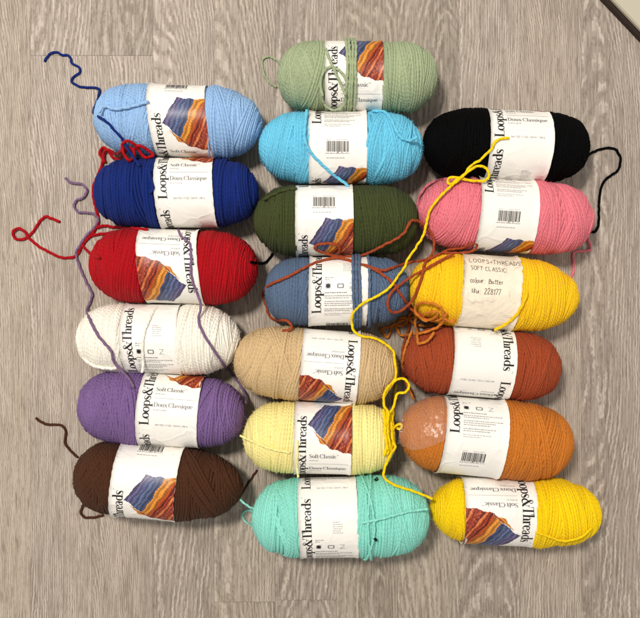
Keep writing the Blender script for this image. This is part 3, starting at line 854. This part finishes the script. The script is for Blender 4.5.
# ------------------------------------------------------------------ loose ends
def wrap(key, x_px, bow, seed, mat=None, a=1.95, rad=SR):
    s = SK[key]
    R0 = float(prof(s, (s.l0 + s.l1) / 2)) + .0016
    ztop = s.zc + R0
    X, _ = unproj(x_px, 0, ztop)
    ph = np.linspace(-a, a, 90)
    t = (X - s.c[0]) + bow * np.sin(ph) ** 2 + .0007 * vnoise(ph * 1.6 + seed * 9 + 40, seed)
    r = np.maximum(prof(s, t), R0) + SR * (.75 + .15 * vnoise(ph * 2 + seed * 5 + 10, seed + 1))
    return tail(ROOT[key], mat or YM[key], None, rad=rad, seed=seed + 60, pts=to_world(s, t, ph, r))

def T_(key, px, **kw):
    T_.i += 1
    return tail(ROOT[key], kw.pop('mat', YM[key]), px, seed=T_.i, **kw)
T_.i = 0
purple_shaded = yarn_material('purple_yarn_end_shaded', rgb(124, 98, 130))  # same purple yarn, its shading put into a greyer colour

# royal blue end running over the light blue skein onto the floor
T_('royal_blue', [(140, 166), (131, 154), (122, 139), (115, 131), (108, 123), (99, 117), (93.5, 113), (95, 106), (98, 98), (99.5, 91), (97.5, 88), (90, 87.6), (81, 87), (75, 84.5), (72, 82), (72.2, 78), (76, 75), (80, 72), (79.5, 67.5), (75, 65), (71.3, 62.5), (70.5, 57.5), (67, 55.2), (62, 55), (56, 51.8), (50, 54), (46.5, 58), (44, 61.6)], rad=SR * .92)
T_('royal_blue', [(148.5, 192.5), (151.5, 191.5), (153.3, 187), (152, 182), (150, 176), (149, 168)], rad=SR)
T_('light_blue', [(99, 113), (101.5, 107.5), (107, 106.5), (114, 109), (124, 108), (139, 104.5), (149, 101)], rad=SR * 1.05, lift=.0006)
# red end: floor loop and tangle
T_('red', [(100, 258), (91, 254), (84, 247), (83, 244), (90, 237), (97, 234.5), (106, 233.5), (114, 232)], rad=SR * 1.08)
T_('red', [(60.5, 221.8), (54, 219.5), (46, 216.7), (40, 221), (35, 229), (29, 236), (22, 239.6), (15.5, 238.5), (12.8, 234), (15, 229.2), (20.5, 228.6), (25.5, 232.5), (29, 238), (39, 246.5), (50, 252.5), (61.7, 257.6), (70, 257.6), (77, 255), (82, 246), (88, 238), (95, 230), (98.5, 222), (97.5, 214), (94.5, 203), (93, 192), (95, 182), (100.5, 169), (103, 160), (99.5, 153), (103, 147.5), (108, 151), (113, 157.5), (119, 159.2), (123.3, 154), (127, 149.5), (134, 150), (137, 146), (142, 146.5), (149, 151), (153, 155.5), (147, 157.5), (142, 155), (137.5, 148), (131, 142), (126, 141), (122, 145.5), (124, 154), (128.5, 160), (133.2, 157.5), (134, 151), (130, 148.2), (124, 149), (116, 154), (109, 150), (103.5, 153), (105, 163)],
   rad=SR * 1.08, z_add=[0, 0, 0, 0.002, 0, 0, 0, 0, 0, 0, 0.002, .001, .003, .001, .004, .001, .004, .002, .005, .002])
T_('red', [(97, 228), (104, 225.6), (113, 227), (124, 227.5), (136, 228.6), (148, 229.5)], rad=SR * 1.08, lift=.001)
# purple end on the floor, over red and white
T_('purple', [(65, 177.5), (68, 180.5), (73, 183), (80.6, 183.8), (86, 188), (86.6, 192), (83.5, 197.5), (77, 200), (74.2, 204), (75, 209), (80, 212.3), (91, 213), (97.5, 217), (98, 221), (93, 229), (86, 236), (80, 245), (76, 254), (80, 268), (86, 282), (92, 294), (90, 302), (87, 311), (91, 322), (97, 334), (106, 345), (111.5, 352), (114, 362), (122, 371), (129, 379), (134, 388)], mat=purple_shaded, rad=SR * .95, lift=.0012)
T_('purple', [(178, 229), (181, 236), (190, 244), (191, 258), (191.5, 277), (197, 293), (201, 306), (198.5, 320), (203.5, 334), (213, 349), (224, 365), (231, 372.5), (238, 382), (244, 392), (246, 404)], mat=purple_shaded, rad=SR * .9)
# white loop on its own label
T_('white', [(182, 305), (173, 303.5), (164, 304), (155, 309.5), (149, 320), (144.5, 332), (142.5, 348), (143, 364), (142, 373)], rad=SR * .95, lift=.0005)
T_('white', [(77.5, 345), (82, 356), (92, 365), (104, 368), (117, 368.5)], rad=SR * 1.08)
# brown ends
T_('brown', [(35.6, 418), (42, 422.5), (48.5, 424.6), (56, 424.5), (63, 426.5), (66, 432), (65, 442), (69, 449), (78, 458)], rad=SR * .95)
T_('brown', [(87, 499), (82.5, 506), (81, 513), (85, 517.5), (94, 517.5), (104, 515)], rad=SR * .95)
T_('brown', [(257, 470), (252, 477.5), (247, 485), (243, 492)], rad=SR * .8)
# sage loops
T_('sage', [(281, 64), (275, 59), (268.5, 56.6), (263, 59), (262.3, 66), (264, 74), (269, 82), (277, 87.5)], rad=SR * .8)
T_('sage', [(323, 96), (320.5, 88), (321.5, 77), (325, 69.5), (332, 67), (341, 72), (347, 82), (347.5, 95), (342, 107), (334, 110), (326, 106), (321.5, 97), (321, 88)], rad=SR * .95, z_add=[0, 0, 0, 0, 0, .001, .003])
T_('sage', [(325.5, 48), (330, 60), (338, 78), (346, 95)], rad=SR * .95, lift=.001)
for k in range(4):
    wrap('sage', 347.4 + 2.75 * k, -.002 + .0006 * k, k)
# sky blue strand on its label
T_('sky_blue', [(307, 109), (305.6, 120), (304.5, 136), (307, 146), (312, 154), (321, 163.5), (332, 173.5), (344, 182.5), (349, 187)], rad=SR * 1.08)
T_('sky_blue', [(372, 111), (384, 112), (391, 119), (396, 130), (402, 138.5), (411, 140), (417.5, 137)], rad=SR * 1.08)
# dark green strand and hook
T_('dark_green', [(263, 200), (275, 193.5), (285, 190), (297, 188.5)], rad=SR * 1.08)
T_('dark_green', [(250, 262), (257.5, 263.3), (264, 263), (269.5, 258.5), (273, 253)], rad=SR * .95, mat=YM['black'])
# slate strands wrapped over the label edge
for k, xx in enumerate((353.5, 356.6, 359.7, 369.5)):
    wrap('slate', xx, .0012, k + 8)
# black end on the floor
T_('black', [(583, 160), (590, 154), (600, 149.2), (609, 148), (616, 150), (620.5, 159), (618, 170), (611, 175.5), (603.5, 182), (599.5, 196), (599, 210), (598.6, 222), (596, 231), (590, 231.8)], rad=SR * .95)
# pink
T_('pink', [(588, 238), (590, 250), (574.5, 252), (573.5, 262), (573.5, 272), (570, 278)], rad=SR * .95)
T_('pink', [(450, 178), (438, 180), (427, 186), (420, 195), (417.5, 206)], rad=SR * 1.08, lift=.0005)
# gold strand over its paper
T_('gold', [(527, 292), (524, 302), (517, 314), (507, 323.5), (494, 330.5)], rad=SR * 1.08)
# tan strands
T_('tan', [(393, 351), (397, 360), (398, 372), (395, 382)], rad=SR * .95)
# pale yellow
T_('pale_yellow', [(239.5, 435.5), (249, 440), (264, 446.6), (278, 450.5), (290, 453)], rad=SR * .75)
T_('pale_yellow', [(297.5, 440), (297.5, 455), (297, 468), (298.5, 478)], rad=SR * .8)
# mint
T_('mint', [(239.7, 499.6), (244.5, 503.5), (249.5, 507), (255, 509)], rad=SR * .75)
T_('mint', [(254, 511), (248, 510.5), (243, 513), (243, 518), (247, 523), (253, 525.5)], rad=SR * .75)
T_('mint', [(361, 523), (376, 520), (392, 516), (410, 511.5), (428, 509)], rad=SR * .95)
wrap('mint', 374, -.010, 21, rad=SR * .85)
wrap('mint', 367.5, .0065, 24, rad=SR * .85)
# bright yellow: long end climbing between the columns
T_('bright_yellow', [(509.3, 137.6), (503, 138.5), (496, 141), (491.5, 149), (486, 154), (480.5, 160), (474, 163.5), (468.5, 168), (465, 174), (458, 178.5), (451, 184), (447.5, 182), (449.5, 178), (457, 177.5), (466, 179.5), (476, 181), (485, 180.5), (489, 175.5), (487, 169.5), (481, 165.8), (474, 167.5), (466.5, 173), (458, 180), (450, 187), (442, 194.5), (434.5, 203.5), (429, 212), (426.5, 223), (423, 236), (415.5, 248), (408, 259), (403.5, 269), (397, 277.5), (390, 287), (381.6, 293.5), (372, 298.5), (362, 304), (354.5, 311), (351.6, 320), (354, 331), (362, 336), (375, 338.5), (385, 344), (393, 351), (394.6, 361), (396, 372), (394, 381), (388, 387), (384, 395), (384, 405), (388.5, 414), (387, 426), (389, 440), (391, 452), (387, 462), (384, 470), (384, 476.5), (389, 482), (397, 486), (408, 489.5), (418, 493), (427, 496.5), (433, 499)],
   rad=SR * .9, lift=.0012, bridge=24, z_add=[0, 0, .001, .003, .002, .003, .005, .005, .005, .004, .003, .002] + [0.001] * 18)
T_('bright_yellow', [(383, 399), (389, 388), (396, 380), (402.5, 378.6), (408, 382.5), (408.5, 388.5), (404, 392.5), (397, 394), (395, 402), (392, 410), (386.5, 416), (385, 428), (386, 440), (388, 450)], rad=SR * .9, lift=.0024, bridge=26)
T_('bright_yellow', [(396.5, 384), (394.5, 396), (393.5, 412), (393.2, 424), (396, 427.5), (400, 429), (402.4, 426), (400, 423.8), (396, 426), (392.3, 431), (392.5, 440), (395.5, 447), (392, 452), (388, 458)], rad=SR * .9, lift=.0026, bridge=26)
for k, (x0, x1) in enumerate(((384.5, 386), (387.5, 389), (390.3, 391.5), (392.2, 394))):
    T_('bright_yellow', [(x0 - 1, 409 + k), (x0, 420), (x1 + (-1) ** k * .8, 434), (x1 + .5, 447), (x1 - 2, 456 - k)], rad=SR * .98, lift=.0004 + .0008 * (k % 2))
T_('bright_yellow', [(536, 532), (549, 537), (561, 541), (573, 540), (583, 536), (592, 528)], rad=SR * .8)
# rust end crossing the slate and golden skeins
T_('rust', [(441, 252.5), (455, 253), (468, 252), (475.5, 249), (476.5, 244), (472, 243.5), (462, 248), (448, 250), (440, 254), (428, 259), (412, 262), (396, 266.5), (382, 270.5), (368, 266), (352, 261.5), (338, 257.5), (325, 260), (310, 265), (293, 274), (280, 280), (268, 286), (263, 294), (266, 305), (269.5, 316), (276, 320), (286, 320.5), (291.5, 326), (289, 330.5), (282, 330)], rad=SR * .95, lift=.0006)
T_('rust', [(340, 258), (328, 254), (317, 250.5), (315.5, 246), (322, 243.8), (331, 243.5), (338, 245.5), (340, 250), (339, 256), (352, 256.5), (366, 254), (384, 245), (396, 239), (404, 233), (408, 226), (411, 221), (417, 221), (424, 224.5), (431, 233), (434, 243), (431.5, 255), (425, 263), (423, 272), (419, 285), (413, 299), (404, 309), (395, 312.5), (389, 309.5), (387.8, 301), (391, 293), (400, 285), (411, 277), (423, 270.5), (438, 262), (454, 253.5)], rad=SR * .95, lift=.0018)
T_('rust', [(338, 257), (350, 260.5), (362, 264.5), (373, 269), (382, 274), (393, 283.5), (399, 292), (404.5, 300), (411, 309), (419, 314), (428, 318.5)], rad=SR * .95, lift=.0004)
T_('rust', [(411, 309), (409.6, 318), (408.5, 330), (404, 344), (402, 358), (403.5, 372), (408, 385), (413, 393)], rad=SR * .98, lift=.0012)
# ochre tangle on top of the rust skein
T_('orange', [(456, 320), (450, 322), (444, 317.5), (442.5, 310), (437.5, 305.5), (429, 303), (420, 303), (415, 307.5), (416.5, 314), (424, 319), (433, 320.5), (442, 318.6), (447, 313)], rad=SR * .98, lift=.003)
T_('orange', [(379, 328), (384, 334), (387, 337.5), (390, 333), (391.5, 328), (396, 323.5), (402, 318), (407.5, 318), (407, 322), (402, 325.5), (396, 326), (398, 331), (402, 335.5), (411, 334.5), (424, 332.5), (436, 328), (443, 322), (444.5, 316), (441, 311)], rad=SR * .98, lift=.002, z_add=[0, 0, .002, .004, .001, .003, .001])
T_('orange', [(435, 324.5), (427, 326), (418, 325), (411.5, 322), (409.5, 316), (413, 311.5), (416, 316), (415, 324), (417, 331), (417.5, 338), (418.5, 343.5), (424, 342.5), (430, 338.5), (434.5, 332)], rad=SR * .98, lift=.004)
T_('orange', [(380, 329), (390, 326.5), (399, 322), (410, 318), (422, 316), (433, 311.5), (438, 313), (434, 318), (425, 321), (420, 317)], rad=SR * .95, lift=.005)
T_('orange', [(412, 330), (408, 341), (404.5, 352), (402.5, 364), (404, 378), (410, 391), (414, 400)], rad=SR * .95, lift=.0016)

for pxs, lab in (([(374, 479), (376.5, 480.5), (378, 478.5), (376, 477.6), (375.6, 480.4)], 'tiny black fluff speck on the top edge of the mint skein'),
                 ([(373.6, 539.5), (375.6, 538), (377, 540), (375.4, 541.4), (374.4, 539)], 'tiny black fluff speck low on the right half of the mint skein')):
    o_ = tail(None, YM['black'], pxs, rad=SR * .42, seed=90 + len(lab), name='lint', lift=.0004)
    o_['label'] = lab; o_['category'] = 'lint'; o_['group'] = 'black fluff specks on the mint skein'
# clear plastic film over the left end of the ochre skein
def film():
    s = SK['orange']
    g = G('clear_plastic_film')
    tc = g.n('ShaderNodeTexCoord')
    nz = g.n('ShaderNodeTexNoise', {'Vector': tc.outputs['Object'], 'Scale': 70.0, 'Detail': 3.0, 'Distortion': 1.0})
    b = g.n('ShaderNodeBump', {'Height': nz.outputs[0], 'Strength': .5, 'Distance': .004})
    tr = g.n('ShaderNodeBsdfTransparent', {0: (.97, .97, .96, 1)})
    gl = g.n('ShaderNodeBsdfGlossy', {'Color': (1, 1, 1, 1), 'Roughness': .3, 'Normal': b.outputs[0]})
    df = g.n('ShaderNodeBsdfDiffuse', {'Color': (.9, .9, .88, 1)})
    m1 = g.n('ShaderNodeMixShader', {0: .72, 1: gl.outputs[0], 2: df.outputs[0]})
    m2 = g.n('ShaderNodeMixShader', {0: .095, 1: tr.outputs[0], 2: m1.outputs[0]})
    mat = g.out(m2.outputs[0])
    nt, npz = 60, 70
    V, F = [], []
    for i in range(nt + 1):
        a = i / nt
        for j in range(npz + 1):
            b_ = j / npz
            t_end = s.l0 + .005
            t = -s.H * 1.0 + (t_end + s.H) * a
            bottom = math.radians(38 - 42 * a)
            ph = math.radians(-112) + (bottom - math.radians(-112)) * b_
            r = float(prof(s, max(t, -s.H * .96))) + .0022 + .0022 * (1 - a) 
            w = mnoise.noise(Vector((t * 70, ph * 3, 3))) * .0022 + mnoise.noise(Vector((t * 190, ph * 9, 7))) * .0008
            r = max(r + w, .004)
            V.append(to_world(s, np.array(t - .003 * (1 - a)), np.array(ph), np.array(r)))
    for i in range(nt):
        for j in range(npz):
            q = i * (npz + 1) + j
            F.append((q, q + 1, q + npz + 2, q + npz + 1))
    return mesh_object('plastic_film', V, F, [mat], ROOT['orange'])
film()

# parent inverse: parts were modelled in world space
bpy.context.view_layer.update()
for r_ in ROOT.values():
    for ch in r_.children:
        ch.matrix_parent_inverse = r_.matrix_world.inverted()

# ================================================================== THE FLOOR
def build_floor():
    strip = 61.2 * (CAM_H / F_PX)
    x_first, _ = unproj(30.5, 0, 0)
    V, F, UV, SEED, M = [], [], [], [], []
    r = random.Random(21)
    gap = 0.00018
    joints = {0: 55.5, 1: 55.5, 2: 730.0, 3: 602.0, 5: 640, 8: 640}
    plank_len = 1.22
    k0, k1 = -16, 26
    offs = 0
    for k in range(k0, k1):
        xa = x_first + k * strip; xb = xa + strip
        if k % 2 == 0 or k in joints or (k - 1) in joints: offs = r.uniform(0, plank_len)
        if k in joints:
            _, yj = unproj(0, joints[k], 0); offs = (yj + 1.6) % plank_len
        y = -1.6 - plank_len + offs
        if k % 2 == 0: seed_pair = {}
        j = 0
        while y < 1.7:
            ya, yb = y, y + plank_len
            n = len(V)
            g = gap
            V += [(xa + g * .6, ya + g, 0), (xb - g * .6, ya + g, 0), (xb - g * .6, yb - g, 0), (xa + g * .6, yb - g, 0)]
            F.append((n, n + 1, n + 2, n + 3)); M.append(0)
            cx = r.uniform(-.01, .01)
            UV += [(-strip / 2 + cx, 0), (strip / 2 + cx, 0), (strip / 2 + cx, plank_len), (-strip / 2 + cx, plank_len)]
            SEED.append((r.random(), r.random(), r.random()))
            y = yb; j += 1
    n = len(V)
    V += [(-1.6, -1.6, -.0006), (1.9, -1.6, -.0006), (1.9, 1.7, -.0006), (-1.6, 1.7, -.0006)]
    F.append((n, n + 1, n + 2, n + 3)); M.append(1); UV += [(0, 0)] * 4; SEED.append((0, 0, 0))
    o = mesh_object('floor', V, F, [floor_material(), plain('plank_gap', rgb(128, 114, 100), .8)], None, UV, M, None, False)
    a = o.data.attributes.new('seed', 'FLOAT_COLOR', 'CORNER')
    data = []
    for p, sd in zip(o.data.polygons, SEED): data += [*sd, 1.0] * len(p.vertices)
    a.data.foreach_set('color', data)
    o['kind'] = 'structure'
    return o
build_floor()

# ================================================================== THE WHITE PIECE OF FURNITURE IN THE CORNER
def corner_unit():
    root = bpy.data.objects.new('cabinet', None); COL.objects.link(root)
    root['label'] = 'off white furniture panel edge crossing the top right corner of the floor'; root['category'] = 'cabinet'
    zt = .014
    p0 = np.array(unproj(613.3, 0, zt)); p1 = np.array(unproj(645, 33.5, zt))
    d = (p1 - p0) / np.linalg.norm(p1 - p0); nrm = np.array([-d[1], d[0]])
    if nrm[0] < 0: nrm = -nrm
    mid = (p0 + p1) / 2
    root.location = (mid[0], mid[1], 0)
    def slab(name, inset, z0, z1, L, W, mat, bev):
        import bmesh
        bm = bmesh.new()
        vs = []
        for z in (z0, z1):
            for a, b in ((-L, inset), (L, inset), (L, W), (-L, W)):
                q = d * a + nrm * b
                vs.append(bm.verts.new((q[0], q[1], z)))
        for f in ((3, 2, 1, 0), (4, 5, 6, 7), (0, 1, 5, 4), (1, 2, 6, 5), (2, 3, 7, 6), (3, 0, 4, 7)):
            bm.faces.new([vs[i] for i in f])
        bmesh.ops.recalc_face_normals(bm, faces=bm.faces)
        bmesh.ops.bevel(bm, geom=list(bm.edges), offset=bev, segments=2, affect='EDGES')
        me = bpy.data.meshes.new(name); bm.to_mesh(me); bm.free(); me.materials.append(mat)
        o = bpy.data.objects.new(name, me); COL.objects.link(o); o.parent = root
    slab('panel', 0, .0072, zt, .5, .3, plain('off_white_panel', rgb(190, 184, 165), .45, .4, .02, 12), .0012)
    slab('edge_strip', -.0050, 0.0004, .0070, .49, .29, plain('dark_edge_strip', rgb(44, 32, 24), .6), .001)  # dark strip standing out low along the panel edge
corner_unit()

# ================================================================== CAMERA AND LIGHT
cam = bpy.data.cameras.new('camera'); co = bpy.data.objects.new('camera', cam); COL.objects.link(co)
co.location = (0, 0, CAM_H); co.rotation_euler = (0, 0, 0)
cam.sensor_fit = 'HORIZONTAL'; cam.sensor_width = 36.0
cam.lens = 36.0 * F_PX / 640.0
cam.clip_start = .01; cam.clip_end = 50
scene.camera = co

def lamp(name, loc, target, size, power, col):
    l = bpy.data.lights.new(name, 'AREA'); l.shape = 'DISK'; l.size = size; l.energy = power; l.color = col
    o = bpy.data.objects.new(name, l); COL.objects.link(o)
    o.location = loc
    o.rotation_euler = (Vector(target) - Vector(loc)).to_track_quat('-Z', 'Y').to_euler()
    return o
lamp('ceiling_lamp', (-.62, .72, 2.3), (0, 0, 0), .34, 54, (1.0, .925, .835))
w = bpy.data.worlds.new('World'); scene.world = w; w.use_nodes = True
bg = w.node_tree.nodes['Background']; bg.inputs[0].default_value = (1.0, .955, .90, 1); bg.inputs[1].default_value = .53

scene.view_settings.view_transform = 'Standard'; scene.view_settings.look = 'None'
scene.view_settings.exposure = 0.0; scene.view_settings.gamma = 1.0
scene.cycles.use_denoising = True
scene.cycles.max_bounces = 6; scene.cycles.transparent_max_bounces = 8
